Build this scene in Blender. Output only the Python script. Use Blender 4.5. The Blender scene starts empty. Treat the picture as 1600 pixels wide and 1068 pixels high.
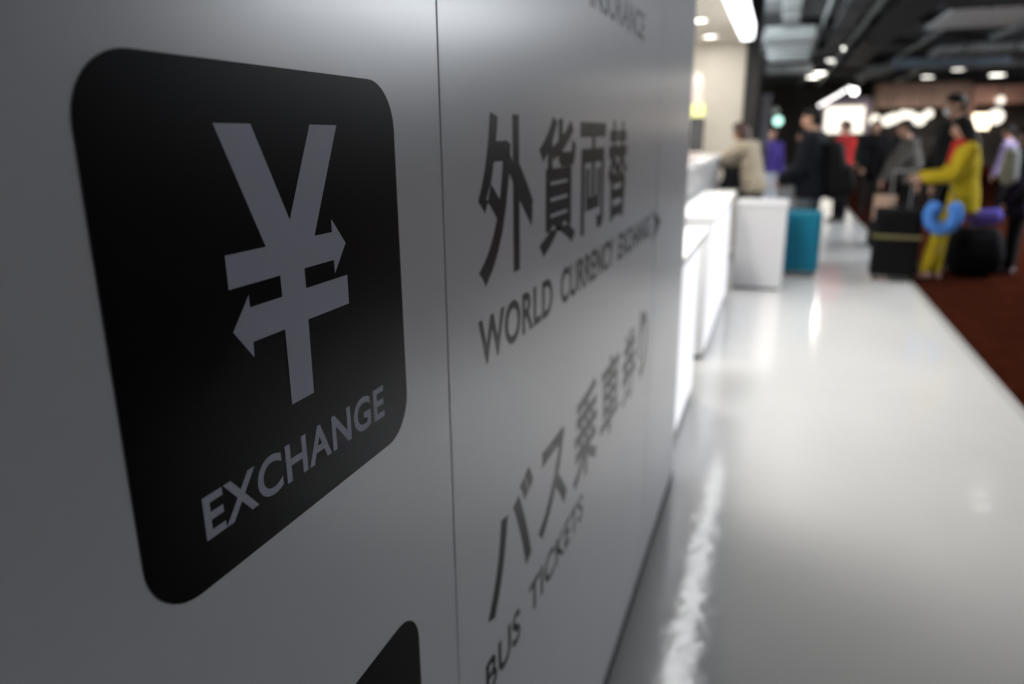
import bpy, bmesh, math, random
from mathutils import Vector, Matrix, Quaternion

random.seed(7)
PI = math.pi
C = bpy.context.scene.collection

# ------------------------------------------------------------------ camera
H_CAM = 1.5
D_CAM = 0.3436
cam_data = bpy.data.cameras.new('camera')
cam = bpy.data.objects.new('camera', cam_data)
C.objects.link(cam)
_R = Matrix(((0.94430343, -0.07933024, 0.31937085),
             (0.32894099, 0.25534874, -0.90917262),
             (-0.00942606, 0.96358899, 0.26722166)))
cam.matrix_world = Matrix.Translation((D_CAM, 0, H_CAM)) @ _R.to_4x4()
cam_data.sensor_width = 36
cam_data.lens = 1165 / 1600 * 36
cam_data.clip_start = 0.02
cam_data.clip_end = 200
cam_data.dof.use_dof = True
cam_data.dof.focus_distance = 0.62
cam_data.dof.aperture_fstop = 3.3
bpy.context.scene.camera = cam

# ------------------------------------------------------------------ world, exposure
world = bpy.data.worlds.new('world')
bpy.context.scene.world = world
world.use_nodes = True
world.node_tree.nodes['Background'].inputs[0].default_value = (0.62, 0.76, 1.0, 1)
world.node_tree.nodes['Background'].inputs[1].default_value = 0.018
vs = bpy.context.scene.view_settings
vs.view_transform = 'Standard'
vs.look = 'None'
vs.exposure = 0.0
vs.gamma = 1.0
vs.use_curve_mapping = False


def area_light(name, loc, size, size_y, power, color, rot=(0, 0, 0), parent=None, shape='RECTANGLE', spread=PI):
    l = bpy.data.lights.new(name, 'AREA')
    l.shape = shape
    l.size = size
    if shape in ('RECTANGLE', 'ELLIPSE'):
        l.size_y = size_y
    l.energy = power
    l.color = color
    l.spread = spread
    o = bpy.data.objects.new(name, l)
    C.objects.link(o)
    o.location = loc
    o.rotation_euler = rot
    if parent:
        o.parent = parent
    return o


# ------------------------------------------------------------------ materials
def mat(name, col, rough=0.5, metal=0.0, coat=0.0, coat_rough=0.1, emit=None, emit_str=0.0,
        vary=0.0, vscale=8.0, bump=0.0, bscale=40.0, spec=0.5, sheen=0.0, stretch=(1, 1, 1)):
    m = bpy.data.materials.new(name)
    m.use_nodes = True
    nt = m.node_tree
    b = nt.nodes['Principled BSDF']
    b.inputs['Roughness'].default_value = rough
    b.inputs['Metallic'].default_value = metal
    b.inputs['Coat Weight'].default_value = coat
    b.inputs['Coat Roughness'].default_value = coat_rough
    b.inputs['Specular IOR Level'].default_value = spec
    b.inputs['Sheen Weight'].default_value = sheen
    if emit:
        b.inputs['Emission Color'].default_value = (*emit, 1)
        b.inputs['Emission Strength'].default_value = emit_str
    tc = nt.nodes.new('ShaderNodeTexCoord')
    mp = nt.nodes.new('ShaderNodeMapping')
    mp.inputs['Scale'].default_value = stretch
    nt.links.new(tc.outputs['Object'], mp.inputs[0])
    nz = nt.nodes.new('ShaderNodeTexNoise')
    nz.inputs['Scale'].default_value = vscale
    nz.inputs['Detail'].default_value = 4
    nt.links.new(mp.outputs[0], nz.inputs['Vector'])
    rp = nt.nodes.new('ShaderNodeValToRGB')
    rp.color_ramp.elements[0].position = 0.3
    rp.color_ramp.elements[1].position = 0.7
    rp.color_ramp.elements[0].color = (*[c * (1 - vary) for c in col], 1)
    rp.color_ramp.elements[1].color = (*[min(1, c * (1 + vary)) for c in col], 1)
    nt.links.new(nz.outputs['Fac'], rp.inputs[0])
    nt.links.new(rp.outputs[0], b.inputs['Base Color'])
    if bump > 0:
        n2 = nt.nodes.new('ShaderNodeTexNoise')
        n2.inputs['Scale'].default_value = bscale
        n2.inputs['Detail'].default_value = 3
        nt.links.new(mp.outputs[0], n2.inputs['Vector'])
        bp = nt.nodes.new('ShaderNodeBump')
        bp.inputs['Strength'].default_value = 1.0
        bp.inputs['Distance'].default_value = bump
        nt.links.new(n2.outputs['Fac'], bp.inputs['Height'])
        nt.links.new(bp.outputs[0], b.inputs['Normal'])
        if coat > 0:
            nt.links.new(bp.outputs[0], b.inputs['Coat Normal'])
    return m


def emis(name, col, strength):
    m = bpy.data.materials.new(name)
    m.use_nodes = True
    nt = m.node_tree
    nt.nodes.clear()
    e = nt.nodes.new('ShaderNodeEmission')
    e.inputs[0].default_value = (*col, 1)
    e.inputs[1].default_value = strength
    o = nt.nodes.new('ShaderNodeOutputMaterial')
    nt.links.new(e.outputs[0], o.inputs[0])
    return m


M = {}
M['panel'] = mat('white_laminate', (0.80, 0.81, 0.845), rough=0.27, vary=0.012, vscale=3, spec=0.62)
M['sign_black'] = mat('black_vinyl', (0.006, 0.006, 0.007), rough=0.34, spec=0.05, vary=0.05)
M['sign_grey'] = mat('pale_vinyl', (0.56, 0.57, 0.68), rough=0.45, spec=0.2, vary=0.01)
M['ink'] = mat('black_lettering', (0.006, 0.006, 0.007), rough=0.34, spec=0.12)
M['gap'] = mat('dark_seam', (0.02, 0.02, 0.022), rough=0.7)
M['floor'] = mat('white_glossy_floor', (0.52, 0.52, 0.515), rough=0.11, vary=0.02, vscale=1.3, bump=0.0022, bscale=8.0, spec=0.6)
M['carpet'] = mat('red_brown_carpet', (0.026, 0.0065, 0.0035), rough=0.95, vary=0.25, vscale=6, bump=0.004, bscale=90, spec=0.0)
M['trim'] = mat('grey_floor_trim', (0.22, 0.215, 0.20), rough=0.5, metal=0.0)
M['booth_cream'] = mat('cream_booth_wall', (0.82, 0.78, 0.70), rough=0.5, vary=0.02)
M['booth_white'] = mat('white_counter_laminate', (0.85, 0.85, 0.86), rough=0.3, vary=0.01)
M['booth_grey'] = mat('light_grey_counter_front', (0.55, 0.55, 0.55), rough=0.4, vary=0.02)
M['stand_white'] = mat('white_stand_laminate', (0.62, 0.62, 0.64), rough=0.35, vary=0.01)
M['dark_metal'] = mat('dark_painted_metal', (0.02, 0.02, 0.022), rough=0.5)
M['mid_metal'] = mat('grey_painted_metal', (0.14, 0.14, 0.16), rough=0.45)
M['ceil'] = mat('dark_ceiling', (0.13, 0.137, 0.137), rough=0.9, vary=0.6, vscale=1.2)
M['duct'] = mat('galvanised_duct', (0.42, 0.45, 0.44), rough=0.6, metal=0.0, vary=0.2, vscale=2)
M['duct_dark'] = mat('dark_duct', (0.03, 0.032, 0.034), rough=0.6, vary=0.3, vscale=2)
M['baffle'] = mat('pale_ceiling_panel', (0.82, 0.88, 0.87), rough=0.7, vary=0.1, vscale=1.5)
M['blue_sign'] = mat('blue_grey_hanging_panel', (0.35, 0.45, 0.55), rough=0.4, vary=0.4, vscale=1.2)
M['shop_brown'] = mat('pinkish_brown_shop_front', (0.34, 0.22, 0.17), rough=0.6, vary=0.15, vscale=0.8)
M['shop_mauve'] = mat('pale_mauve_shop_canopy', (0.55, 0.47, 0.58), rough=0.6)
M['shop_dark'] = mat('dark_shop_wall', (0.05, 0.04, 0.035), rough=0.7, vary=0.3, vscale=1)
M['lamp'] = emis('lamp_glow', (1.0, 0.97, 0.88), 9)
M['lamp_small'] = emis('small_lamp_glow', (1.0, 0.96, 0.95), 7)
M['shop_glow'] = emis('shop_light', (1.0, 0.93, 0.80), 1.9)
M['shop_glow_warm'] = emis('warm_shop_light', (1.0, 0.82, 0.58), 4.0)
M['box_glow'] = emis('light_box_glow', (0.97, 0.98, 1.0), 4)
M['panel_glow'] = emis('counter_front_glow', (0.93, 0.94, 1.0), 1.2)  # emission added to keep the counter fronts bright
M['green_glow'] = emis('green_white_signal', (0.55, 1.0, 0.85), 2.2)
M['skin'] = mat('skin', (0.52, 0.30, 0.21), rough=0.5, vary=0.06, vscale=20)
M['hair'] = mat('black_hair', (0.007, 0.006, 0.006), rough=0.6, spec=0.15, bump=0.002, bscale=120, stretch=(1, 1, 0.2))
M['hair_brown'] = mat('dark_brown_hair', (0.055, 0.024, 0.016), rough=0.5, bump=0.002, bscale=120, stretch=(1, 1, 0.2))
M['eye'] = mat('eye', (0.02, 0.015, 0.012), rough=0.1)
M['mask'] = mat('white_face_mask', (0.85, 0.86, 0.90), rough=0.8)


def cloth(name, col, vary=0.12):
    k = 'cloth_' + name
    if k not in M:
        M[k] = mat(k, col, rough=0.9, vary=vary, vscale=9, bump=0.006, bscale=14, spec=0.2)
    return M[k]


def fabric(name, col, rough=0.6):
    k = 'material_' + name
    if k not in M:
        M[k] = mat(k, col, rough=rough, vary=0.08, vscale=12, spec=0.12)
    return M[k]


# ------------------------------------------------------------------ object helpers
def tag(o, label=None, cat=None, group=None, kind=None):
    if label: o['label'] = label
    if cat: o['category'] = cat
    if group: o['group'] = group
    if kind: o['kind'] = kind
    return o


def empty(name, loc, rz=0.0):
    o = bpy.data.objects.new(name, None)
    C.objects.link(o)
    o.location = loc
    o.rotation_euler = (0, 0, rz)
    o.empty_display_size = 0.1
    return o


def link_bm(name, bm, m, parent=None, loc=None, smooth=False, bevel=0.0, seg=2):
    me = bpy.data.meshes.new(name)
    bmesh.ops.recalc_face_normals(bm, faces=bm.faces)
    bm.to_mesh(me)
    bm.free()
    me.materials.append(m)
    if smooth:
        for p in me.polygons: p.use_smooth = True
    o = bpy.data.objects.new(name, me)
    C.objects.link(o)
    if parent: o.parent = parent
    if loc is not None: o.location = loc
    if bevel > 0:
        md = o.modifiers.new('bevel', 'BEVEL')
        md.width = bevel
        md.segments = seg
        md.limit_method = 'ANGLE'
    return o


def box(bm, x0, x1, y0, y1, z0, z1):
    r = bmesh.ops.create_cube(bm, size=1)
    for v in r['verts']:
        v.co = Vector((x0 + (v.co.x + .5) * (x1 - x0), y0 + (v.co.y + .5) * (y1 - y0), z0 + (v.co.z + .5) * (z1 - z0)))
    return r['verts']


def tube(bm, p0, p1, r0, r1=None, seg=14):
    if r1 is None: r1 = r0
    p0, p1 = Vector(p0), Vector(p1)
    d = p1 - p0
    q = Vector((0, 0, 1)).rotation_difference(d.normalized())
    r = bmesh.ops.create_cone(bm, cap_ends=True, segments=seg, radius1=r0, radius2=r1, depth=d.length)
    mtx = Matrix.Translation((p0 + p1) / 2) @ q.to_matrix().to_4x4()
    bmesh.ops.transform(bm, matrix=mtx, verts=r['verts'])
    return r['verts']


def ball(bm, c, rx, ry=None, rz=None, sub=3):
    ry = rx if ry is None else ry
    rz = rx if rz is None else rz
    r = bmesh.ops.create_icosphere(bm, subdivisions=sub, radius=1)
    for v in r['verts']:
        v.co = Vector((c[0] + v.co.x * rx, c[1] + v.co.y * ry, c[2] + v.co.z * rz))
    return r['verts']


def BM(): return bmesh.new()


# extruded outline in the wall plane: points (y, z), thickness w from x=x0
def wall_prism(bm, pts, x0, x1):
    lo = [bm.verts.new((x0, y, z)) for y, z in pts]
    hi = [bm.verts.new((x1, y, z)) for y, z in pts]
    n = len(pts)
    bm.faces.new(lo[::-1]); bm.faces.new(hi)
    for i in range(n):
        bm.faces.new((lo[i], lo[(i + 1) % n], hi[(i + 1) % n], hi[i]))


def rounded_rect(y0, y1, z0, z1, r, seg=12):
    pts = []
    for cy, cz, a0 in ((y1 - r, z1 - r, 0), (y0 + r, z1 - r, 90), (y0 + r, z0 + r, 180), (y1 - r, z0 + r, 270)):
        for i in range(seg + 1):
            a = math.radians(a0 + 90 * i / seg)
            pts.append((cy + r * math.cos(a), cz + r * math.sin(a)))
    return pts


# lettering: text curve -> mesh fitted in the wall plane between y0..y1 and z0..z1, standing out from x0 to x1
def lettering(name, text, m, parent, y0, y1, z0, z1, x0, x1, bold=0.0, space=1.0, local=(0, 0, 0), font_scale=1.0):
    cu = bpy.data.curves.new(name, 'FONT')
    cu.body = text
    cu.size = 1.0
    cu.space_character = space
    cu.offset = bold
    cu.resolution_u = 6
    t = bpy.data.objects.new(name, cu)
    C.objects.link(t)
    dg = bpy.context.evaluated_depsgraph_get()
    dg.update()
    me = bpy.data.meshes.new_from_object(t.evaluated_get(dg))
    C.objects.unlink(t)
    bpy.data.objects.remove(t)
    bm = BM()
    bm.from_mesh(me)
    bmesh.ops.remove_doubles(bm, verts=bm.verts, dist=1e-5)
    xs = [v.co.x for v in bm.verts]; ys = [v.co.y for v in bm.verts]
    ax, bx_, ay, by = min(xs), max(xs), min(ys), max(ys)
    for v in bm.verts:
        u = (v.co.x - ax) / (bx_ - ax); w = (v.co.y - ay) / (by - ay)
        v.co = Vector((x1, y0 + u * (y1 - y0), z0 + w * (z1 - z0)))
    # give the flat letters a small real thickness
    r = bmesh.ops.extrude_face_region(bm, geom=list(bm.faces))
    for g in r['geom']:
        if isinstance(g, bmesh.types.BMVert):
            g.co.x = x0
    for v in bm.verts:
        v.co -= Vector(local)
    for f_ in bm.faces:
        f_.smooth = False
    return link_bm(name, bm, m, parent)


# ------------------------------------------------------------------ the sign wall (wall plane x = 0)
SEAMS = [-2.33, -0.785, 0.755, 2.315, 3.14]
WALL_H = 2.62
bm = BM()
box(bm, -0.060, -0.0015, SEAMS[0], 3.138, 0.0, WALL_H)
backing = link_bm('wall_left', bm, M['gap'])
tag(backing, kind='structure')
for i in range(4):
    bm = BM()
    box(bm, -0.020, 0.0, SEAMS[i] + (0.0035 if i == 3 else 0.0009), SEAMS[i + 1] - (0.0035 if i == 2 else 0.0009), 0.043, WALL_H)
    p = link_bm('wall_panel', bm, M['panel'], backing, bevel=0.0012)
# end return of the wall, running away from the aisle
bm = BM()
box(bm, -1.6, -0.061, 3.08, 3.137, 0.0, WALL_H)
tag(link_bm('wall_return', bm, M['booth_white']), kind='structure')
bm = BM()
box(bm, -0.0015, 0.0006, SEAMS[0], 3.138, 0.0, 0.042)
tag(link_bm('baseboard_left', bm, M['gap']), kind='structure')

# ------------------------------------------------------------------ signs
S0 = (0.0, 0.4755, 1.206)
sign = empty('exchange_sign', S0)
tag(sign, 'black rounded square sign with pale yen symbol, two arrows and the word EXCHANGE', 'sign')
bm = BM()
wall_prism(bm, rounded_rect(0.3015, 0.6485, 1.2055, 1.548, 0.043), 0.0, 0.0007)
for v in bm.verts: v.co -= Vector(S0)
link_bm('board', bm, M['sign_black'], sign)
yen = [(0.4045, 1.5092), (0.4414, 1.5092), (0.4762, 1.4404), (0.5115, 1.5092), (0.5495, 1.5092), (0.5065, 1.4247),
       (0.5316, 1.4247), (0.5320, 1.4353), (0.5512, 1.4131), (0.5320, 1.3905), (0.5316, 1.4016), (0.4895, 1.4016),
       (0.4895, 1.3858), (0.5505, 1.3858), (0.5500, 1.3608), (0.4890, 1.3608), (0.4882, 1.2998), (0.4586, 1.2998),
       (0.4586, 1.3602), (0.4212, 1.3602), (0.4206, 1.3493), (0.4018, 1.3719), (0.4214, 1.3941), (0.4214, 1.3852),
       (0.4588, 1.3852), (0.4588, 1.4014), (0.4020, 1.4014), (0.4020, 1.4246), (0.4452, 1.4246)]
bm = BM()
wall_prism(bm, yen, 0.0007, 0.0009)
for v in bm.verts: v.co -= Vector(S0)
tag(link_bm('yen_symbol', bm, M['sign_grey'], sign), 'pale grey yen symbol crossed by two opposing arrows')
tag(lettering('sign_lettering', 'EXCHANGE', M['sign_grey'], sign, 0.354, 0.600, 1.2385, 1.2705, 0.0007, 0.0009,
              bold=0.022, space=1.08, local=S0), 'pale grey word EXCHANGE')

S1 = (0.0, 0.4755, 0.653)
sign2 = empty('pictogram_sign', S1)
tag(sign2, 'black rounded square sign low on the wall, only its top corner in view', 'sign')
bm = BM()
wall_prism(bm, rounded_rect(0.3015, 0.6485, 0.6525, 0.995, 0.043), 0.0, 0.0007)
for v in bm.verts: v.co -= Vector(S1)
link_bm('board', bm, M['sign_black'], sign2)


def wall_text(name, label, rows, origin):
    e = empty(name, origin)
    tag(e, label, 'lettering', 'vinyl service names on the white wall')
    for r in rows:
        nm, txt, z0, z1, bold, sp = r
        for word, (a, b) in txt:
            lettering(nm, word, M['ink'], e, a, b, z0, z1, 0.0, 0.0002, bold=bold, space=sp, local=origin)
    return e


# each big character is a piece of its own, spaced like the photographed heading
def characters(parent, chars, spans, z0, z1, origin, bold=0.022):
    for ch, (a, b, za, zb) in zip(chars, spans):
        lettering('character', ch, M['ink'], parent, a, b, z0 + za, z1 + zb, 0.0, 0.0002, bold=0.034 if ch == 'り' else bold, local=origin)


O1 = (0.0, 1.3, 1.213)
wt = wall_text('currency_lettering', 'black lettering for world currency exchange at eye height beside the yen sign',
               [('word', (('WORLD', (0.850, 1.186)), ('CURRENCY', (1.238, 1.690)), ('EXCHANGE', (1.742, 2.215))), 1.209, 1.273, 0.026, 1.06)], O1)
characters(wt, '外貨両替', [(0.856, 1.080, 0, 0), (1.110, 1.333, 0, 0), (1.362, 1.578, 0.002, -0.006), (1.605, 1.822, 0, 0)],
           1.312, 1.528, O1)
bm = BM()
wall_prism(bm, [(0.972, 1.482), (1.024, 1.425), (1.078, 1.395), (1.072, 1.368), (1.020, 1.408), (0.972, 1.452)], 0.0, 0.00021)
for v in bm.verts: v.co -= Vector(O1)
link_bm('stroke', bm, M['ink'], wt)
bm = BM()
wall_prism(bm, [(2.252, 1.282), (2.425, 1.231), (2.252, 1.180), (2.30, 1.231)], 0.0, 0.0002)
for v in bm.verts: v.co -= Vector(O1)
link_bm('arrow_head', bm, M['ink'], wt)

O2 = (0.0, 1.3, 0.66)
wt = wall_text('bus_lettering', 'black lettering for bus tickets low on the wall near the floor line',
               [('word', (('BUS', (0.850, 1.005)), ('TICKETS', (1.055, 1.430))), 0.699, 0.759, 0.020, 1.06)], O2)
characters(wt, 'バス乗車券り', [(0.862, 1.078, 0.053, 0.012), (1.107, 1.295, 0.048, 0.004), (1.345, 1.560, 0.028, 0.018), (1.590, 1.805, 0.028, 0.018), (1.840, 2.050, 0.028, 0.022), (2.09, 2.235, 0.030, 0.032)],
           0.760, 0.972, O2)

O3 = (0.0, 1.6, 1.76)
wt = wall_text('insurance_lettering', 'black lettering for insurance cut off by the top of the picture',
               [('word', (('INSURANCE', (1.42, 1.995)),), 1.722, 1.786, 0.026, 1.06)], O3)

# ------------------------------------------------------------------ floor, carpet, ceiling
FX = 1.69
bm = BM(); box(bm, -6.0, FX, -4.0, 40.0, -0.06, 0.0)
tag(link_bm('floor', bm, M['floor']), kind='structure')
bm = BM(); box(bm, FX + 0.05, 22.0, -4.0, 40.0, -0.06, 0.0)
tag(link_bm('floor_carpet', bm, M['carpet']), kind='structure')
bm = BM(); box(bm, FX, FX + 0.05, -4.0, 40.0, -0.06, 0.003)
tag(link_bm('trim_1', bm, M['trim']), kind='structure')
CZ = 3.75
bm = BM(); box(bm, -6.0, 22.0, -4.0, 40.0, CZ, CZ + 0.1)
tag(link_bm('ceiling', bm, M['ceil']), kind='structure')
bm = BM(); box(bm, -6.0, 22.0, 40.0, 40.3, -0.06, CZ + 0.1)
tag(link_bm('wall_back', bm, M['shop_dark']), kind='structure')
bm = BM(); box(bm, -6.2, -6.0, 3.14, 40.3, -0.06, CZ + 0.1)
tag(link_bm('wall_far_left', bm, M['shop_dark']), kind='structure')

bm = BM(); box(bm, 22.0, 22.3, -4.0, 40.3, -0.06, CZ + 0.1)
tag(link_bm('wall_right', bm, mat('far_wall_paint', (0.25, 0.24, 0.23), rough=0.8)), kind='structure')

# ------------------------------------------------------------------ booth with its counters
BZ = 2.62
bm = BM(); box(bm, -3.0, -0.16, 10.5, 10.62, 0.0, BZ)
tag(link_bm('wall_booth_end', bm, M['booth_cream']), kind='structure')
bm = BM(); box(bm, -3.1, -3.0, 3.14, 10.62, 0.0, BZ)
tag(link_bm('wall_booth_back', bm, M['booth_cream']), kind='structure')
bm = BM(); box(bm, -3.1, -0.16, 3.14, 10.62, BZ, BZ + 0.10)
tag(link_bm('ceiling_booth', bm, M['booth_cream']), kind='structure')
# dark end post and grey post behind
bm = BM(); box(bm, -0.155, 0.02, 10.5, 10.66, 0.0, CZ - 0.002)
tag(link_bm('post', bm, M['dark_metal'], bevel=0.01), 'tall black square post at the end of the cream booth', 'post')
bm = BM(); box(bm, 0.04, 0.16, 11.6, 11.75, 0.0, 1.98); box(bm, 0.03, 0.17, 11.59, 11.76, 1.98, 2.02)
tag(link_bm('post', bm, M['mid_metal'], bevel=0.01), 'shorter grey post standing behind the black booth post', 'post')

# counters
def counter(y0, y1, x0, x1, z, label, leg_dark=True):
    e = empty('service_counter', ((x0 + x1) / 2, (y0 + y1) / 2, 0))
    tag(e, label, 'counter')
    o = Vector(e.location)
    bm = BM(); box(bm, x0, x1 - 0.045, y0 + 0.01, y1 - 0.01, 0.03, z - 0.035)
    for v in bm.verts: v.co -= o
    link_bm('body', bm, M['booth_white'], e, bevel=0.004)
    bm = BM(); box(bm, x0 - 0.01, x1, y0, y1, z - 0.035, z)
    for v in bm.verts: v.co -= o
    link_bm('counter_top', bm, M['booth_white'], e, bevel=0.006)
    bm = BM(); box(bm, x0 + 0.03, x1 - 0.06, y0 + 0.02, y1 - 0.02, 0.0, 0.03)
    for v in bm.verts: v.co -= o
    link_bm('plinth', bm, M['gap'], e)
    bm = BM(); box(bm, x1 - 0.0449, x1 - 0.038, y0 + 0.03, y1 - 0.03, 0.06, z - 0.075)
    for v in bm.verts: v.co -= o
    tag(link_bm('glowing_front', bm, M['panel_glow'], e), 'white front panel with a glow added to look brightly lit')  # added glow stands in for strong light on the counter front
    return e


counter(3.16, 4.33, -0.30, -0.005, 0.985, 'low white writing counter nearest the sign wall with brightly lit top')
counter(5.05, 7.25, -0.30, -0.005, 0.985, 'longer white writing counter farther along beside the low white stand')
e = empty('transaction_counter', (-0.55, 6.4, 0))
tag(e, 'high grey fronted counter running behind the two white writing counters', 'counter')
o = Vector(e.location)
bm = BM(); box(bm, -0.70, -0.34, 3.16, 9.7, 0.0, 1.22)
for v in bm.verts: v.co -= o
link_bm('body', bm, M['booth_grey'], e, bevel=0.004)
bm = BM(); box(bm, -0.80, -0.305, 3.15, 9.75, 1.22, 1.255)
for v in bm.verts: v.co -= o
link_bm('counter_top', bm, M['booth_white'], e, bevel=0.006)

# monitor on the high counter with a small yellow notice above
e = empty('monitor', (-0.42, 6.5, 1.255))
tag(e, 'black monitor standing on the high counter under a yellow notice', 'monitor')
bm = BM(); box(bm, -0.16, 0.16, -0.018, 0.018, 0.10, 0.37)
link_bm('screen_housing', bm, M['dark_metal'], e, bevel=0.006)
bm = BM(); box(bm, -0.025, 0.025, -0.01, 0.012, 0.008, 0.12)
link_bm('stand', bm, M['dark_metal'], e)
bm = BM(); box(bm, -0.09, 0.09, -0.07, 0.07, 0.0, 0.01)
link_bm('base', bm, M['dark_metal'], e, bevel=0.003)
bm = BM(); box(bm, -0.148, 0.148, -0.0195, -0.0182, 0.115, 0.358)
link_bm('screen', bm, mat('screen_glass', (0.01, 0.01, 0.012), rough=0.15), e)
e = empty('notice_holder', (-0.36, 6.75, 1.255))
tag(e, 'small yellow-green notice on a thin stand above the black monitor', 'notice')
bm = BM(); box(bm, -0.075, 0.075, -0.006, 0.006, 0.38, 0.48)
link_bm('notice', bm, mat('yellow_notice', (0.80, 0.85, 0.30), rough=0.6), e, bevel=0.002)
bm = BM(); tube(bm, (0, 0, 0.012), (0, 0, 0.38), 0.006)
link_bm('pole', bm, M['mid_metal'], e, smooth=True)
bm = BM(); tube(bm, (0, 0, 0), (0, 0, 0.012), 0.05, seg=24)
link_bm('base', bm, M['mid_metal'], e)
# partition panels on the counter, pale and pinkish
for k, (yy, w, colr, lb) in enumerate((
        (7.6, 0.30, (0.80, 0.82, 0.86), 'pale bluish divider screen on the high counter behind the monitor'),
        (8.6, 0.24, (0.84, 0.70, 0.66), 'pinkish divider screen on the high counter near the leaning woman'))):
    bm = BM(); box(bm, -0.79 + 0.06 * k, -0.79 + 0.06 * k + w, yy, yy + 0.02, 1.2552, 2.0 + 0.1 * k)
    tag(link_bm('divider_screen', bm, fabric('divider%d' % k, colr), bevel=0.004), lb, 'divider')

# illuminated header along the booth front
e = empty('light_box', (-0.08, 6.05, 2.46))
tag(e, 'glowing white header light box running along the top of the booth', 'light box')
bm = BM(); box(bm, -0.075, 0.06, -2.85, 2.85, 0.0, 0.16)
link_bm('housing', bm, M['booth_white'], e, bevel=0.004)
bm = BM(); box(bm, 0.0601, 0.066, -2.83, 2.83, 0.012, 0.148)
link_bm('diffuser', bm, M['box_glow'], e)
bm = BM(); box(bm, -0.06, 0.05, -2.83, 2.83, -0.006, -0.0002)
link_bm('bottom_diffuser', bm, M['box_glow'], e)
area_light('box_light', (0.0, 0, -0.012), 0.13, 5.6, 15, (0.97, 0.98, 1.0), parent=e, spread=2.3)

# booth downlights
for i, (lx, ly) in enumerate(((-1.5, 4.0), (-0.45, 4.9), (-0.50, 6.3), (-0.55, 8.4), (-0.55, 9.8), (-1.5, 5.4), (-0.95, 10.0))):
    e = empty('booth_downlight', (lx, ly, BZ))
    tag(e, 'round recessed downlight in the cream booth ceiling', 'downlight', 'booth ceiling downlights')
    bm = BM()
    r = bmesh.ops.create_cone(bm, cap_ends=False, segments=32, radius1=0.10, radius2=0.085, depth=0.012)
    bmesh.ops.solidify(bm, geom=bm.faces, thickness=0.006)
    link_bm('rim', bm, M['booth_white'], e, loc=(0, 0, -0.006))
    bm = BM(); tube(bm, (0, 0, -0.008), (0, 0, -0.002), 0.084, seg=32)
    link_bm('lens', bm, M['lamp'], e)
    if i < 6:
        area_light('lamp_light', (0, 0, -0.014), 0.16, 0.16, (8, 24, 26, 12, 7, 8)[i], (1.0, 0.95, 0.86), parent=e, shape='DISK')

e = empty('booth_light_panel', (-0.50, 3.52, BZ))
tag(e, 'square light panel in the booth ceiling just behind the sign wall', 'light panel')
bm = BM(); box(bm, -0.33, 0.33, -0.29, 0.29, -0.012, -0.0005); link_bm('frame', bm, M['booth_white'], e, bevel=0.002)
bm = BM(); box(bm, -0.31, 0.31, -0.27, 0.27, -0.016, -0.0125); link_bm('diffuser', bm, M['lamp_small'], e)
area_light('panel_light', (0, 0, -0.022), 0.62, 0.54, 51, (1.0, 0.97, 0.90), parent=e)

# ------------------------------------------------------------------ low white stand in the aisle
e = empty('reception_stand', (0.21, 7.95, 0))
tag(e, 'plain white boxy stand in the aisle in front of the teal suitcase', 'stand')
bm = BM(); box(bm, -0.225, 0.245, -0.27, 0.27, 0.02, 0.815)
link_bm('cabinet', bm, M['stand_white'], e, bevel=0.004)
bm = BM(); box(bm, -0.235, 0.255, -0.28, 0.28, 0.815, 0.845)
link_bm('top', bm, M['stand_white'], e, bevel=0.004)
bm = BM(); box(bm, -0.20, 0.22, -0.25, 0.25, 0.0, 0.02)
link_bm('plinth', bm, M['gap'], e)


# ------------------------------------------------------------------ ceiling fixtures
def downlight(x, y, rad, label, power, z=None):
    z = CZ - 0.14 if z is None else z
    e = empty('ceiling_downlight', (x, y, z))
    tag(e, label, 'downlight')
    bm = BM(); tube(bm, (0, 0, 0.0), (0, 0, 0.12), rad * 1.08, rad * 0.9, seg=28)
    link_bm('housing', bm, M['dark_metal'], e)
    bm = BM(); tube(bm, (0, 0, -0.012), (0, 0, -0.0005), rad, seg=28)
    link_bm('lens', bm, M['lamp'], e)
    bm = BM(); tube(bm, (0, 0, 0.12), (0, 0, CZ - z - 0.001), 0.02, seg=10)
    link_bm('stem', bm, M['dark_metal'], e)
    if power > 0:
        area_light('lamp_light', (0, 0, -0.03), rad * 1.6, 0, power, (1.0, 0.95, 0.88), parent=e, shape='DISK')


for x, y, rad, pw, lb in (
        (1.62, 22.2, 0.17, 28, 'bright ceiling downlight, highest of the slanting three over the crowd'),
        (1.58, 26.3, 0.18, 28, 'bright ceiling downlight, middle of the slanting three over the crowd'),
        (1.52, 31.5, 0.24, 60, 'bright ceiling downlight at the lower end of the slanting three'),
        (5.72, 35.6, 0.21, 60, 'ceiling downlight above the brown shop front, left of two others'),
        (6.10, 31.8, 0.22, 60, 'ceiling downlight between two others above the masked man'),
        (8.20, 35.8, 0.26, 60, 'ceiling downlight at the right edge of the picture')):
    downlight(x, y, rad, lb, pw)
downlight(3.45, 11.5, 0.13, 'small dark-housed downlight high over the aisle, mirrored faintly in the white floor', 0)
e = empty('ceiling_downlight', (1.35, 33.6, CZ - 0.14))
# fourth, small lamp just behind the third of the slanting row
tag(e, 'small ceiling downlight touching the lower end of the slanting three', 'downlight')
bm = BM(); tube(bm, (0, 0, -0.012), (0, 0, -0.0005), 0.24, seg=24); link_bm('lens', bm, M['lamp'], e)
bm = BM(); tube(bm, (0, 0, 0), (0, 0, 0.139), 0.26, 0.2, seg=24); link_bm('housing', bm, M['dark_metal'], e)

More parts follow.
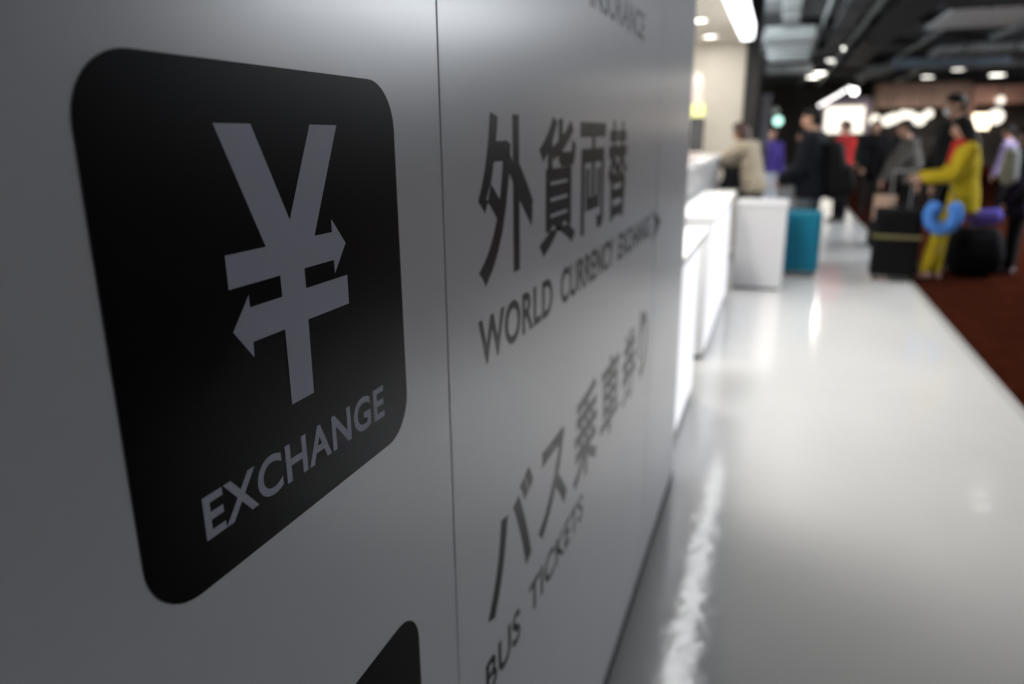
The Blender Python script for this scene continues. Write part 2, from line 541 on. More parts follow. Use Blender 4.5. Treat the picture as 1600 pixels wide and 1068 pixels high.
# string of small lamps on a rail, leading to the far shop
RA, RB = Vector((2.55, 31.0, 3.03)), Vector((1.86, 37.9, 2.66))
e = empty('lamp_rail', RA)
tag(e, 'straight rail of small white lamps leading toward the glowing shop', 'lamp rail')
dv = RB - RA
bm = BM(); tube(bm, (0, 0, 0.10), dv + Vector((0, 0, 0.10)), 0.02, seg=8)
link_bm('rail', bm, M['mid_metal'], e)
for t in (0.05, 0.95):
    p = dv * t
    bm = BM(); tube(bm, p + Vector((0, 0, .12)), (p.x, p.y, CZ - RA.z - 0.001), 0.01, seg=8)
    link_bm('hanger', bm, M['dark_metal'], e)
for k in range(9):
    bm = BM(); ball(bm, dv * (k / 8), 0.048, sub=2)
    link_bm('lamp', bm, M['lamp_small'], e, smooth=True)
e = empty('hanging_lamp', (2.86, 33.0, 3.0))
tag(e, 'round white hanging lamp beside the near end of the lamp rail', 'lamp')
bm = BM(); ball(bm, (0, 0, 0), 0.13, sub=3); link_bm('globe', bm, M['lamp_small'], e, smooth=True)
bm = BM(); tube(bm, (0, 0, 0.13), (0, 0, CZ - 2.98 - 0.001), 0.012, seg=8); link_bm('cord', bm, M['dark_metal'], e)


def duct(x0, x1, y0, y1, z0, z1, m, label, name='air_duct', cat='duct', ribs=0):
    e = empty(name, ((x0 + x1) / 2, (y0 + y1) / 2, z0))
    tag(e, label, cat)
    o = Vector(e.location)
    bm = BM(); box(bm, x0, x1, y0, y1, z0, z1)
    for v in bm.verts: v.co -= o
    trunk = link_bm('trunk', bm, m, e, bevel=0.015)
    long_x = (x1 - x0) > (y1 - y0)
    for k in range(3):
        t = (k + .5) / 3
        bm = BM()
        if long_x:
            cx = x0 + t * (x1 - x0)
            box(bm, cx - .02, cx + .02, y0 - .02, y1 + .02, z0 - .02, z1 + .01)
        else:
            cy = y0 + t * (y1 - y0)
            box(bm, x0 - .02, x1 + .02, cy - .02, cy + .02, z0 - .02, z1 + .01)
        for v in bm.verts: v.co -= o
        link_bm('flange', bm, M['duct_dark'], trunk)
    for sx in (0.15, 0.85):
        for sy in (0.15, 0.85):
            bm = BM()
            px, py = x0 + sx * (x1 - x0), y0 + sy * (y1 - y0)
            tube(bm, (px, py, z1), (px, py, CZ - 0.001), 0.008, seg=6)
            for v in bm.verts: v.co -= o
            link_bm('hanger', bm, M['dark_metal'], e)


duct(-0.15, 0.85, 17.5, 23.2, 3.38, 3.62, M['baffle'], 'pale grey square duct above the aisle, nearest the booth post')
duct(-0.3, 1.12, 27.0, 28.6, 3.35, 3.6, M['duct'], 'grey cross duct just before the dark end of the ceiling')
duct(1.15, 1.5, 12.5, 22.0, 3.42, 3.66, M['duct_dark'], 'dark narrow duct running lengthwise left of the slanting lights')
duct(1.95, 2.6, 12.0, 27.5, 3.50, 3.66, M['duct_dark'], 'dark wide duct running lengthwise over the carpet')
duct(2.75, 3.6, 28.0, 31.5, 3.34, 3.56, M['duct'], 'brown-grey duct piece right of the slanting ceiling lights')
duct(3.8, 7.0, 21.6, 23.2, 3.32, 3.48, M['duct'], 'broad pale duct crossing above the masked man')
duct(2.66, 4.2, 14.6, 15.2, 3.45, 3.65, M['duct_dark'], 'dark cross duct at the very top right of the picture')
duct(4.0, 9.5, 26.6, 27.3, 3.30, 3.48, M['duct'], 'long grey cross duct above the brown shop front')
duct(0.2, 0.5, 11.5, 17.0, 3.50, 3.66, M['duct'], 'thin grey duct at the top beside the booth post')
bm = BM(); box(bm, 2.9, 4.4, 15.4, 18.0, 3.46, 3.50)
for sx, sy in ((3.0, 15.6), (4.3, 15.6), (3.0, 17.8), (4.3, 17.8)): tube(bm, (sx, sy, 3.5), (sx, sy, CZ - 0.001), 0.008, seg=6)
tag(link_bm('acoustic_panel', bm, M['baffle']), 'pale green-white panel hung in the top right corner', 'ceiling panel')
e = empty('overhead_sign', (4.6, 24.2, 3.1))
tag(e, 'blue-grey hanging panel under the broad pale duct', 'hanging panel')
bm = BM(); box(bm, -1.5, 1.3, -0.05, 0.05, 0.08, 0.32); link_bm('face', bm, M['blue_sign'], e, bevel=0.01)
bm = BM()
for sx in (-1.2, 1.0): tube(bm, (sx, 0, 0.32), (sx, 0, CZ - 3.1 - 0.001), 0.012, seg=8)
link_bm('hanger', bm, M['dark_metal'], e)
# pipes
for k, (px, pz, r, lb) in enumerate(((0.95, 3.60, 0.04, 'thin lengthwise pipe beside the dark narrow duct'),
                                     (1.72, 3.58, 0.05, 'lengthwise pipe just right of the slanting lights'),
                                     (3.4, 3.60, 0.05, 'lengthwise pipe above the broad pale duct'),
                                     (4.9, 3.62, 0.06, 'rightmost lengthwise ceiling pipe'))):
    e = empty('ceiling_pipe', (px, 20, pz)); tag(e, lb, 'pipe')
    bm = BM(); tube(bm, (0, -9, 0), (0, 19, 0), r, seg=12); link_bm('run', bm, M['duct'], e, smooth=True)
    for yy in range(-8, 19, 6):
        bm = BM(); tube(bm, (0, yy, r), (0, yy, CZ - pz - 0.001), 0.008, seg=6)
        link_bm('hanger', bm, M['dark_metal'], e)
for k in range(6):
    yy = 13.2 + k * 4.3
    bm = BM(); box(bm, -2.0, 12.0, yy, yy + 0.18, 3.66, CZ - 0.001); box(bm, -2.0, 12.0, yy + 0.07, yy + 0.11, 3.56, 3.66)
    tag(link_bm('ceiling_beam', bm, M['duct_dark']), 'dark steel beam crossing the whole ceiling', 'beam', 'steel ceiling beams')

# ------------------------------------------------------------------ far shops
def shop(name, x0, x1, y0, y1, ztop, m, label, glow, gz0, gz1, gm, bays):
    e = empty(name, ((x0 + x1) / 2, (y0 + y1) / 2, 0))
    tag(e, label, 'shop')
    o = Vector(e.location)

    def put(nm, bm, mm):
        for v in bm.verts: v.co -= o
        return link_bm(nm, bm, mm, e)
    bm = BM(); box(bm, x0, x1, y0, y1, gz1 + 0.02, ztop); put('fascia', bm, m)
    bm = BM(); box(bm, x0, x1, y0 + 0.35, y1, 0, gz0); put('base_wall', bm, M['shop_dark'])
    bm = BM(); box(bm, x0, x0 + 0.12, y0, y1, 0, gz1 + 0.02); put('side_wall', bm, m)
    bm = BM(); box(bm, x1 - 0.12, x1, y0, y1, 0, gz1 + 0.02); put('side_wall', bm, m)
    bm = BM(); box(bm, x0 + .13, x1 - .13, y1 - 0.2, y1, gz0, gz1 + 0.02); put('back_wall', bm, M['shop_dark'])
    for a, b, c, d in glow:
        bm = BM(); box(bm, a, b, y0 + 0.36, y0 + 0.42, c, d); put('lit_display', bm, gm)
    for bx_ in bays:
        bm = BM(); box(bm, bx_ - 0.04, bx_ + 0.04, y0 + 0.1, y0 + 0.34, 0, gz1 + 0.02); put('mullion', bm, M['shop_dark'])


shop('glowing_shop', 2.05, 4.10, 38.6, 39.9, 3.0, M['shop_mauve'], 'brightly glowing shop with pale mauve canopy behind the navy jacketed person',
     [(2.18, 3.85, 1.45, 2.62)], 1.2, 2.65, M['shop_glow'], [])
shop('brown_shop', 4.15, 7.9, 38.4, 39.9, 3.55, M['shop_brown'], 'pinkish brown shop front with a row of warm lights behind the crowd',
     [], 1.3, 2.5, M['shop_glow'], [4.8])
shop('corner_shop', 7.95, 12.0, 38.2, 39.9, 3.35, mat('salmon_front', (0.42, 0.22, 0.17), rough=0.6, vary=0.1), 'salmon coloured shop at the right edge with warm lights',
     [(8.15, 8.8, 1.55, 2.2)], 1.4, 2.6, M['shop_glow_warm'], [8.0])
# warm round lamps in the brown shop
for k, (lx, lz, r) in enumerate(((4.22, 2.0, 0.22), (4.66, 1.95, 0.22), (4.96, 2.05, 0.22), (5.26, 2.14, 0.23), (5.59, 2.12, 0.23), (5.92, 1.98, 0.24),
                                 (6.32, 2.22, 0.18), (8.75, 2.05, 0.30), (8.95, 2.72, 0.16))):
    e = empty('globe_lamp', (lx, 38.0 - 0.55 * (k % 2), lz))
    tag(e, ('round warm globe lamp in the row along the brown shop front' if k < 7 else
            ('large warm globe lamp at the right edge of the picture' if k == 7 else 'small white globe lamp above the large one at the right edge')),
        'lamp', 'globe lamps of the brown shop' if k < 7 else None)
    bm = BM(); ball(bm, (0, 0, 0), r, sub=3); link_bm('globe', bm, M['shop_glow'], e, smooth=True)
    bm = BM(); tube(bm, (0, 0, r), (0, 0, CZ - lz - 0.001), 0.015, seg=8); link_bm('cord', bm, M['dark_metal'], e)
e = empty('signal_lamp', (0.14, 37.0, 2.0))
tag(e, 'small green-white lamp on a dark stand behind the booth post', 'lamp')
bm = BM(); ball(bm, (0, 0, 0), 0.20, sub=3); link_bm('lens', bm, M['green_glow'], e, smooth=True)
bm = BM(); tube(bm, (0, 0, -2.0), (0, 0, -0.18), 0.05, seg=12); link_bm('stand', bm, M['dark_metal'], e)
e = empty('signal_lamp', (0.0, 38.3, 2.45))
tag(e, 'dimmer grey lamp just above the green-white one', 'lamp')
bm = BM(); ball(bm, (0, 0, 0), 0.17, sub=3); link_bm('lens', bm, emis('dim_glow', (0.7, 0.8, 0.72), 0.25), e, smooth=True)
bm = BM(); tube(bm, (0, 0, 0.16), (0, 0, CZ - 2.45 - 0.001), 0.015, seg=8); link_bm('cord', bm, M['dark_metal'], e)


# ------------------------------------------------------------------ people
def hull(bm, a, ra, b, rb, sub=2):
    """tapered capsule between two ellipsoids; radii may be numbers or 3-tuples"""
    ra = (ra,) * 3 if not isinstance(ra, tuple) else ra
    rb = (rb,) * 3 if not isinstance(rb, tuple) else rb
    t = BM()
    ball(t, a, *ra, sub=sub)
    ball(t, b, *rb, sub=sub)
    r = bmesh.ops.convex_hull(t, input=list(t.verts))
    junk = [g for g in set(list(r['geom_interior']) + list(r['geom_unused'])) if isinstance(g, bmesh.types.BMVert)]
    bmesh.ops.delete(t, geom=junk, context='VERTS')
    me = bpy.data.meshes.new('tmp'); t.to_mesh(me); t.free()
    bm.from_mesh(me)
    bpy.data.meshes.remove(me)


def fused(name, bm, m, parent, vox, smooth=3):
    """one continuous surface out of the overlapping volumes"""
    me = bpy.data.meshes.new(name)
    bm.to_mesh(me); bm.free()
    t = bpy.data.objects.new(name, me)
    C.objects.link(t)
    r = t.modifiers.new('r', 'REMESH'); r.mode = 'VOXEL'; r.voxel_size = vox
    s = t.modifiers.new('s', 'SMOOTH'); s.factor = 0.5; s.iterations = smooth
    dg = bpy.context.evaluated_depsgraph_get(); dg.update()
    me2 = bpy.data.meshes.new_from_object(t.evaluated_get(dg))
    me2.name = name
    C.objects.unlink(t); bpy.data.objects.remove(t)
    me2.materials.clear(); me2.materials.append(m)
    for p in me2.polygons: p.use_smooth = True
    o = bpy.data.objects.new(name, me2)
    C.objects.link(o)
    o.parent = parent
    return o


def D(az, el):
    """direction: az degrees from forward (+Y) towards the right (+X), el degrees above horizontal"""
    a, e_ = math.radians(az), math.radians(el)
    return Vector((math.sin(a) * math.cos(e_), math.cos(a) * math.cos(e_), math.sin(e_)))


def person(loc, face, label, H=1.68, vox=0.013, lean=4, turn=0, head=(0, 0), coat=None, coat_len=0.50, coat_w=1.0,
           trousers=None, trouser_w=1.0, skirt=None, shoes=None, hair='short', hair_m=None, armL=((-14, -80), (-10, -72)), armR=((14, -80), (10, -72)),
           legL=((0, -88), (0, -90)), legR=((0, -88), (0, -90)), mask=False, scarf=None, bag=None, fingers=True, cat='person', group=None, name='person'):
    """person standing at loc, facing the compass angle face (degrees, 0 = +Y, 90 = +X)"""
    e = empty(name, loc, -math.radians(face))
    tag(e, label, cat, group)
    h = H / 1.70
    hair_m = hair_m or M['hair']
    V3 = Vector
    hip = {s: V3((s * 0.090 * h, 0, 0.90 * h)) for s in (-1, 1)}
    legs = {-1: legL, 1: legR}
    J = {}
    for s in (-1, 1):
        t, sh = legs[s]
        kn = hip[s] + D(*t) * 0.425 * h
        an = kn + D(*sh) * 0.405 * h
        J[s] = [hip[s], kn, an]
    low = min(J[-1][2].z, J[1][2].z)
    dz = 0.075 * h - low
    for s in (-1, 1):
        J[s] = [p + V3((0, 0, dz)) for p in J[s]]
    pel = V3((0, 0, 0.94 * h + dz))
    L = Matrix.Rotation(-math.radians(lean), 3, 'X') @ Matrix.Rotation(-math.radians(turn), 3, 'Z')
    up = lambda x, y, z: pel + L @ (V3((x, y, z)) * h)
    waist = up(0, 0.0, 0.13); chest = up(0, 0.005, 0.33); sh_c = up(0, -0.01, 0.455); neck = up(0, 0.0, 0.53)
    hl = Matrix.Rotation(-math.radians(head[0]), 3, 'Z') @ Matrix.Rotation(-math.radians(lean * 0.6 + head[1]), 3, 'X')
    hc = neck + hl @ V3((0, 0.025, 0.125)) * h
    HP = lambda x, y, z: hc + hl @ V3((x, y, z)) * h
    arms = {-1: armL, 1: armR}
    A = {}
    for s in (-1, 1):
        S = up(s * 0.175, -0.01, 0.435)
        u, f_ = arms[s]
        rot = Matrix.Rotation(-math.radians(turn), 3, 'Z')
        el_ = S + rot @ D(*u) * 0.285 * h
        wr = el_ + rot @ D(*f_) * 0.245 * h
        A[s] = [S, el_, wr, rot @ D(*f_)]
    # body: trunk, limbs, hands, head in one surface
    b = BM()
    hull(b, pel, (.155 * h, .105 * h, .10 * h), waist, (.130 * h, .090 * h, .08 * h))
    hull(b, waist, (.130 * h, .090 * h, .08 * h), chest, (.155 * h, .105 * h, .09 * h))
    hull(b, chest, (.155 * h, .105 * h, .09 * h), sh_c, (.120 * h, .075 * h, .05 * h))
    hull(b, A[-1][0], .052 * h, A[1][0], .052 * h)
    hull(b, sh_c, .060 * h, neck, .050 * h)
    hull(b, neck, .052 * h, HP(0, -.01, -.05), .050 * h)
    for s in (-1, 1):
        hull(b, J[s][0] + V3((0, 0, .02)), .088 * h, J[s][1], .055 * h)
        hull(b, J[s][1], .055 * h, J[s][1].lerp(J[s][2], .35) - V3((0, .012, 0)), .056 * h)
        hull(b, J[s][1].lerp(J[s][2], .35) - V3((0, .012, 0)), .056 * h, J[s][2], .036 * h)
        an = J[s][2]
        hull(b, an - V3((0, .02, .035)) * h, .032 * h, an + V3((s * .012, .13, -.048)) * h, .022 * h)
        hull(b, an, .034 * h, an - V3((0, .02, .035)) * h, .034 * h)
        S, el_, wr, fd = A[s]
        hull(b, S, .052 * h, el_, .040 * h)
        hull(b, el_, .040 * h, wr, .026 * h)
        # hand: palm, four fingers and a thumb off its side
        side = fd.cross(V3((0, 0, 1)))
        if side.length < .2: side = V3((0, 1, 0)) - fd * fd.y
        side.normalize()
        nrm = side.cross(fd).normalized()
        palm = wr + fd * .075 * h
        hull(b, wr + fd * .01, .024 * h, palm + side * .016 * h, .020 * h)
        hull(b, wr + fd * .01, .024 * h, palm - side * .016 * h, .020 * h)
        if fingers:
            for k, ln in enumerate((.068, .078, .072, .056)):
                off = side * (-.030 + .020 * k) * h
                k0 = palm + off
                k1 = k0 + (fd * .8 - nrm * .35).normalized() * ln * .55 * h
                k2 = k1 + (fd * .35 - nrm * .85).normalized() * ln * .5 * h
                hull(b, k0, .0105 * h, k1, .0095 * h, 1)
                hull(b, k1, .0095 * h, k2, .0082 * h, 1)
            th0 = wr + fd * .03 * h - side * .024 * h
            th1 = th0 + (fd * .7 - side * .6 - nrm * .2).normalized() * .038 * h
            th2 = th1 + (fd * .8 - nrm * .5).normalized() * .03 * h
            hull(b, th0, .0125 * h, th1, .011 * h, 1); hull(b, th1, .011 * h, th2, .0092 * h, 1)
    # head
    hull(b, HP(0, -.012, .018), (.074 * h, .090 * h, .082 * h), HP(0, .028, -.062), (.040 * h, .040 * h, .036 * h))
    hull(b, HP(0, .03, .0), (.060 * h, .055 * h, .06 * h), HP(0, .052, -.075), (.024 * h, .022 * h, .022 * h))
    hull(b, HP(0, .082, .012), .009 * h, HP(0, .103, -.022), .0135 * h, 1)           # nose
    hull(b, HP(-.018, .078, -.050), .008 * h, HP(.018, .078, -.050), .008 * h, 1)       # lips
    for s in (-1, 1):
        hull(b, HP(s * .074, -.008, .012), (.008 * h, .016 * h, .024 * h), HP(s * .072, -.004, -.014), (.007 * h, .010 * h, .012 * h), 1)
        hull(b, HP(s * .016, .078, .030), .010 * h, HP(s * .045, .066, .030), .009 * h, 1)  # brow
    body = fused('body', b, M['skin'], e, vox)
    for s in (-1, 1):
        bb = BM(); ball(bb, HP(s * .030, .078, .012), .0125 * h, .010 * h, .0085 * h, sub=2)
        link_bm('eye', bb, M['eye'], body, smooth=True)
    # hair
    b = BM()
    hull(b, HP(0, -.022, .040), (.082 * h, .094 * h, .078 * h), HP(0, -.042, -.005), (.080 * h, .070 * h, .06 * h))
    hull(b, HP(0, .035, .085), (.060 * h, .045 * h, .030 * h), HP(0, -.03, .09), (.070 * h, .06 * h, .036 * h))
    if hair == 'bob':
        for s in (-1, 1):
            hull(b, HP(s * .070, .0, .03), (.024 * h, .05 * h, .04 * h), HP(s * .074, -.01, -.095), (.022 * h, .042 * h, .03 * h))
        hull(b, HP(0, -.07, .0), (.075 * h, .04 * h, .05 * h), HP(0, -.068, -.11), (.078 * h, .035 * h, .03 * h))
    elif hair == 'long':
        for s in (-1, 1):
            hull(b, HP(s * .068, .0, .03), (.022 * h, .05 * h, .04 * h), HP(s * .066, -.03, -.12), (.026 * h, .04 * h, .04 * h))
        hull(b, HP(0, -.075, .0), (.075 * h, .04 * h, .05 * h), HP(0, -.095, -.23), (.070 * h, .034 * h, .04 * h))
    else:
        hull(b, HP(0, -.06, .0), (.070 * h, .045 * h, .05 * h), HP(0, -.055, -.055), (.055 * h, .035 * h, .02 * h))
    fused('hair', b, hair_m, e, vox * .8, 2)
    if mask:
        b = BM(); hull(b, HP(0, .070, -.030), (.045 * h, .030 * h, .028 * h), HP(0, .062, -.062), (.038 * h, .028 * h, .022 * h))
        hull(b, HP(-.074, .0, -.01), .006 * h, HP(-.04, .07, -.02), .008 * h, 1)
        hull(b, HP(.074, .0, -.01), .006 * h, HP(.04, .07, -.02), .008 * h, 1)
        fused('face_mask', b, M['mask'], e, vox * .7, 2)
    # coat or jacket: trunk with sleeves and a collar
    if coat:
        b = BM()
        g = .022 * h * coat_w
        hem = pel - V3((0, 0, (coat_len - .42) * h))
        hull(b, chest, (.160 * h + g, .115 * h + g, .09 * h), waist, (.140 * h + g, .10 * h + g, .08 * h))
        hull(b, waist, (.140 * h + g, .10 * h + g, .08 * h), pel, (.160 * h + g, .118 * h + g, .08 * h))
        hull(b, pel, (.160 * h + g, .118 * h + g, .08 * h), hem, (.172 * h + g, .130 * h + g, .03 * h))
        hull(b, chest, (.160 * h + g, .115 * h + g, .09 * h), sh_c, (.135 * h + g, .080 * h + g, .045 * h))
        hull(b, A[-1][0], .055 * h + g, A[1][0], .055 * h + g)
        hull(b, sh_c + V3((0, -.005, .02)), (.075 * h, .070 * h, .045 * h), neck - V3((0, 0, .012)) * h, (.068 * h, .066 * h, .022 * h))
        for s in (-1, 1):
            S, el_, wr, fd = A[s]
            hull(b, S, .055 * h + g, el_, .046 * h + g)
            hull(b, el_, .046 * h + g, wr - fd * .01, .034 * h + g * .8)
        fused('coat', b, coat, e, vox)
    if trousers:
        b = BM()
        g = .014 * h * trouser_w
        hull(b, up(0, 0, .04), (.130 * h + g, .095 * h + g, .03 * h), pel, (.155 * h + g, .108 * h + g, .09 * h))
        for s in (-1, 1):
            hull(b, J[s][0] + V3((0, 0, .03)), .092 * h + g, J[s][1], .060 * h + g)
            hull(b, J[s][1], .060 * h + g, J[s][2] + V3((0, 0, .03)) * h, .048 * h + g)
        fused('trousers', b, trousers, e, vox)
    if skirt:
        b = BM()
        hull(b, pel, (.165 * h, .125 * h, .08 * h), pel - V3((0, 0, .40)) * h, (.19 * h, .15 * h, .02 * h))
        fused('skirt', b, skirt, e, vox)
    sm = shoes or fabric('black_leather', (0.012, 0.012, 0.014), 0.4)
    for s in (-1, 1):
        an = J[s][2]
        b = BM()
        lift = an.z - 0.075 * h
        hull(b, V3((an.x, an.y - .03 * h, .036 * h + lift)), (.038 * h, .042 * h, .034 * h), V3((an.x + s * .012 * h, an.y + .135 * h, .028 * h + lift)), (.042 * h, .05 * h, .026 * h))
        hull(b, V3((an.x, an.y - .02 * h, .036 * h + lift)), .038 * h, an + V3((0, 0, -.01)) * h, .042 * h)
        fused('shoe', b, sm, e, vox * .7, 2)
    if scarf:
        b = BM()
        hull(b, neck + V3((0, .0, -.01)) * h, (.088 * h, .085 * h, .04 * h), neck + V3((0, .015, -.045)) * h, (.10 * h, .095 * h, .03 * h))
        hull(b, neck + V3((.02, .09, -.04)) * h, .04 * h, chest + V3((.03, .14, -.02)) * h, (.045 * h, .022 * h, .04 * h))
        fused('scarf', b, scarf, e, vox)
    e['_dz'] = 0
    return e, A, J, pel


beige = cloth('beige', (0.44, 0.38, 0.29)); olive = cloth('grey_olive', (0.10, 0.10, 0.085))
navy = cloth('navy', (0.004, 0.005, 0.009)); jeans = cloth('faded_jeans', (0.12, 0.14, 0.16))
yellow = cloth('mustard', (0.44, 0.335, 0.014)); black = cloth('black', (0.0035, 0.0035, 0.004))
charcoal = cloth('charcoal', (0.018, 0.018, 0.017)); grey = cloth('warm_grey', (0.10, 0.094, 0.085))
red = cloth('red', (0.50, 0.03, 0.03)); pink = cloth('magenta', (0.50, 0.06, 0.28)); purple = cloth('purple', (0.06, 0.04, 0.22))
white_c = cloth('white', (0.55, 0.57, 0.62)); khaki = cloth('khaki', (0.16, 0.13, 0.09)); darkred = cloth('dark_red', (0.16, 0.02, 0.02))

# woman in beige leaning on the high counter, facing the booth (-X), seen from her back right
person((0.07, 9.60, 0), -72, 'person in beige coat with dark brown hair leaning on the high counter', H=1.64, lean=15, head=(-8, 12),
       coat=beige, coat_len=0.50, coat_w=2.2, trousers=olive, trouser_w=1.8, hair='bob', hair_m=M['hair_brown'],
       armL=((-8, -33), (10, 2)), armR=((8, -34), (-8, 0)))
# black handbag hanging beside her
e = empty('handbag', (-0.17, 9.25, 0.86))
tag(e, 'black handbag hanging from the forearm of the person in beige', 'bag')
b = BM(); hull(b, (-.10, 0, .05), (.05, .055, .05), (.08, 0, .05), (.05, .055, .05)); hull(b, (-.08, 0, .24), (.04, .035, .03), (.06, 0, .24), (.04, .035, .03)); hull(b, (0, 0, .06), (.12, .055, .05), (0, 0, .23), (.09, .035, .03))
fused('pouch', b, fabric('bag_black', (0.004, 0.004, 0.005), 0.45), e, 0.009)
b = BM()
pts = [Vector((.09 * math.cos(a), 0, .25 + .16 * math.sin(a))) for a in [PI * i / 10 for i in range(11)]]
for p0, p1 in zip(pts, pts[1:]): tube(b, p0, p1, .007, seg=8)
link_bm('handle', b, fabric('bag_black', (0, 0, 0)), e, smooth=True)

# navy jacketed person behind the teal suitcase, facing the booth, with a backpack
e, A, J, pel = person((0.70, 8.95, 0), -75, 'person in navy jacket carrying a black backpack behind the teal suitcase', H=1.74, lean=3, head=(-6, 4),
                      coat=navy, coat_len=0.56, coat_w=2.6, trousers=jeans, trouser_w=1.3, hair='short',
                      armL=((-16, -80), (14, -30)), armR=((14, -80), (-6, -34)), shoes=fabric('navy_shoe', (0.01, 0.012, 0.03), .5))
e = empty('backpack', (0.95, 8.92, 0.82))
tag(e, 'large black backpack on the back of the navy jacketed person', 'backpack')
b = BM(); hull(b, (0, 0, .06), (.15, .17, .10), (-.06, 0, .50), (.11, .14, .10)); hull(b, (.11, 0, .10), (.09, .13, .09), (.08, 0, .30), (.07, .12, .06))
pack = fused('pack', b, fabric('pack_black', (0.003, 0.003, 0.0035), 0.7), e, 0.014)
for s in (-1, 1):
    b = BM(); hull(b, (-.10, s * .11, .52), (.02, .025, .02), (-.24, s * .12, .60), (.02, .025, .02), 1); hull(b, (-.24, s * .12, .60), (.02, .025, .02), (-.30, s * .14, .40), (.018, .022, .018), 1); hull(b, (-.30, s * .14, .40), (.018, .022, .018), (-.12, s * .13, .12), (.015, .02, .015), 1)
    fused('strap', b, fabric('pack_black', (0, 0, 0)), pack, 0.01)

# teal suitcase
def suitcase(loc, rz, w, dd, hh, m, label, handle_h=0.35, band=None):
    e = empty('suitcase', loc, rz); tag(e, label, 'suitcase')
    b = BM(); box(b, -w / 2, w / 2, -dd / 2, dd / 2, 0.05, hh)
    shell = link_bm('shell', b, m, e, bevel=0.045, seg=5, smooth=False)
    b = BM()
    for k in range(4):
        x = -w / 2 + w * (k + 1) / 5
        box(b, x - .012, x + .012, -dd / 2 - .006, dd / 2 + .006, .13, hh - .08)
    link_bm('ribs', b, m, shell, bevel=0.004)
    b = BM(); box(b, -w / 2 - .003, w / 2 + .003, -.008, .008, .047, hh + .003); link_bm('zip', b, M['dark_metal'], shell)
    for sx in (-1, 1):
        for sy in (-1, 1):
            b = BM(); tube(b, (sx * (w / 2 - .05) - .012, sy * (dd / 2 - .045), .026), (sx * (w / 2 - .05) + .012, sy * (dd / 2 - .045), .026), .026, seg=18)
            box(b, sx * (w / 2 - .05) - .018, sx * (w / 2 - .05) + .018, sy * (dd / 2 - .045) - .012, sy * (dd / 2 - .045) + .012, .035, .052)
            link_bm('wheel', b, M['dark_metal'], e)
    b = BM(); tube(b, (-.08, dd / 4, hh + .005), (-.08, dd / 4, hh + .035), .01); tube(b, (.08, dd / 4, hh + .005), (.08, dd / 4, hh + .035), .01); tube(b, (-.09, dd / 4, hh + .035), (.09, dd / 4, hh + .035), .012)
    link_bm('carry_handle', b, M['dark_metal'], shell)
    if handle_h:
        b = BM()
        for s in (-1, 1): tube(b, (s * .09, 0, hh - .01), (s * .09, 0, hh + handle_h), .009)
        tube(b, (-.10, 0, hh + handle_h), (.10, 0, hh + handle_h), .014)
        link_bm('pull_handle', b, fabric('brushed_metal', (0.25, 0.25, 0.26), .35), e)
    if band:
        b = BM(); box(b, -w / 2 - .008, w / 2 + .008, -dd / 2 - .008, dd / 2 + .008, hh * .60, hh * .60 + .035)
        link_bm('luggage_band', b, band, e, bevel=0.004)
    return e


suitcase((0.64, 8.62, 0), 0.03, 0.36, 0.25, 0.70, fabric('teal_shell', (0.012, 0.17, 0.27), .35),
         'teal hard-shell suitcase standing behind the white stand', handle_h=0)
suitcase((1.55, 8.62, 0), -0.10, 0.44, 0.30, 0.74, fabric('black_shell', (0.004, 0.004, 0.005), .7),
         'large black suitcase with a pale band beside the person in yellow', handle_h=0.37, band=fabric('band', (0.17, 0.15, 0.07), .7))

# woman in yellow pushing the luggage, facing the booth side
F, FA, FJ, Fp = person((2.12, 8.66, 0), -88, 'person in mustard yellow coat and trousers with long black hair gripping a suitcase handle', H=1.66, lean=5, head=(0, 14),
                       coat=yellow, coat_len=0.60, coat_w=1.1, trousers=yellow, trouser_w=0.7, hair='long', scarf=red,
                       armL=((4, -66), (2, -6)), armR=((6, -64), (-4, -4)),
                       legL=((0, -62), (0, -78)), legR=((0, -70), (0, -88)), shoes=fabric('pink_brown_shoe', (0.35, 0.22, 0.19), .6))
# second traveller bag rods, blue neck pillow, purple pouch, large black holdall
b = BM()
R0, r0 = .115, .066
pts = []
for i in range(19):
    a = math.radians(-215 + 250 * i / 18)
    pts.append(Vector((R0 * math.cos(a), 0, R0 * 1.1 * math.sin(a))))
for p0, p1 in zip(pts, pts[1:]): hull(b, tuple(p0), r0, tuple(p1), r0, 2)
e = empty('neck_pillow', (1.90, 8.34, 0.70))
tag(e, 'bright blue U-shaped neck pillow hanging in front of the person in yellow', 'neck pillow')
fused('cushion', b, cloth('bright_blue', (0.07, 0.22, 0.62)), e, 0.009)
b = BM(); tube(b, (-.11, 0, .10), (.0, .15, .385), .006, seg=8); tube(b, (.11, 0, .10), (.0, .15, .385), .006, seg=8)
link_bm('cord', b, M['dark_metal'], e)

e = empty('holdall', (2.36, 9.02, 0.0))
tag(e, 'bulky black holdall on the carpet behind the blue neck pillow', 'bag')
b = BM(); hull(b, (-.13, 0, .24), (.14, .15, .235), (.16, 0, .24), (.13, .15, .235)); hull(b, (-.12, 0, .30), (.14, .14, .24), (.15, 0, .30), (.13, .13, .235))
fused('sack', b, fabric('holdall_black', (0.003, 0.003, 0.004), .75), e, 0.014)
b = BM()
pts = [Vector((.02 + .11 * math.cos(a), -.06, .53 + .10 * math.sin(a))) for a in [PI * k / 10 for k in range(11)]]
for p0, p1 in zip(pts, pts[1:]): tube(b, p0, p1, .009, seg=8)
link_bm('handle', b, M['dark_metal'], e, smooth=True)
e = empty('purple_pouch', (2.40, 8.88, 0.572))
tag(e, 'purple pouch lying on the black holdall right of the blue pillow', 'pouch')
b = BM(); hull(b, (-.09, 0, .06), (.07, .07, .085), (.08, 0, .08), (.06, .06, .085))
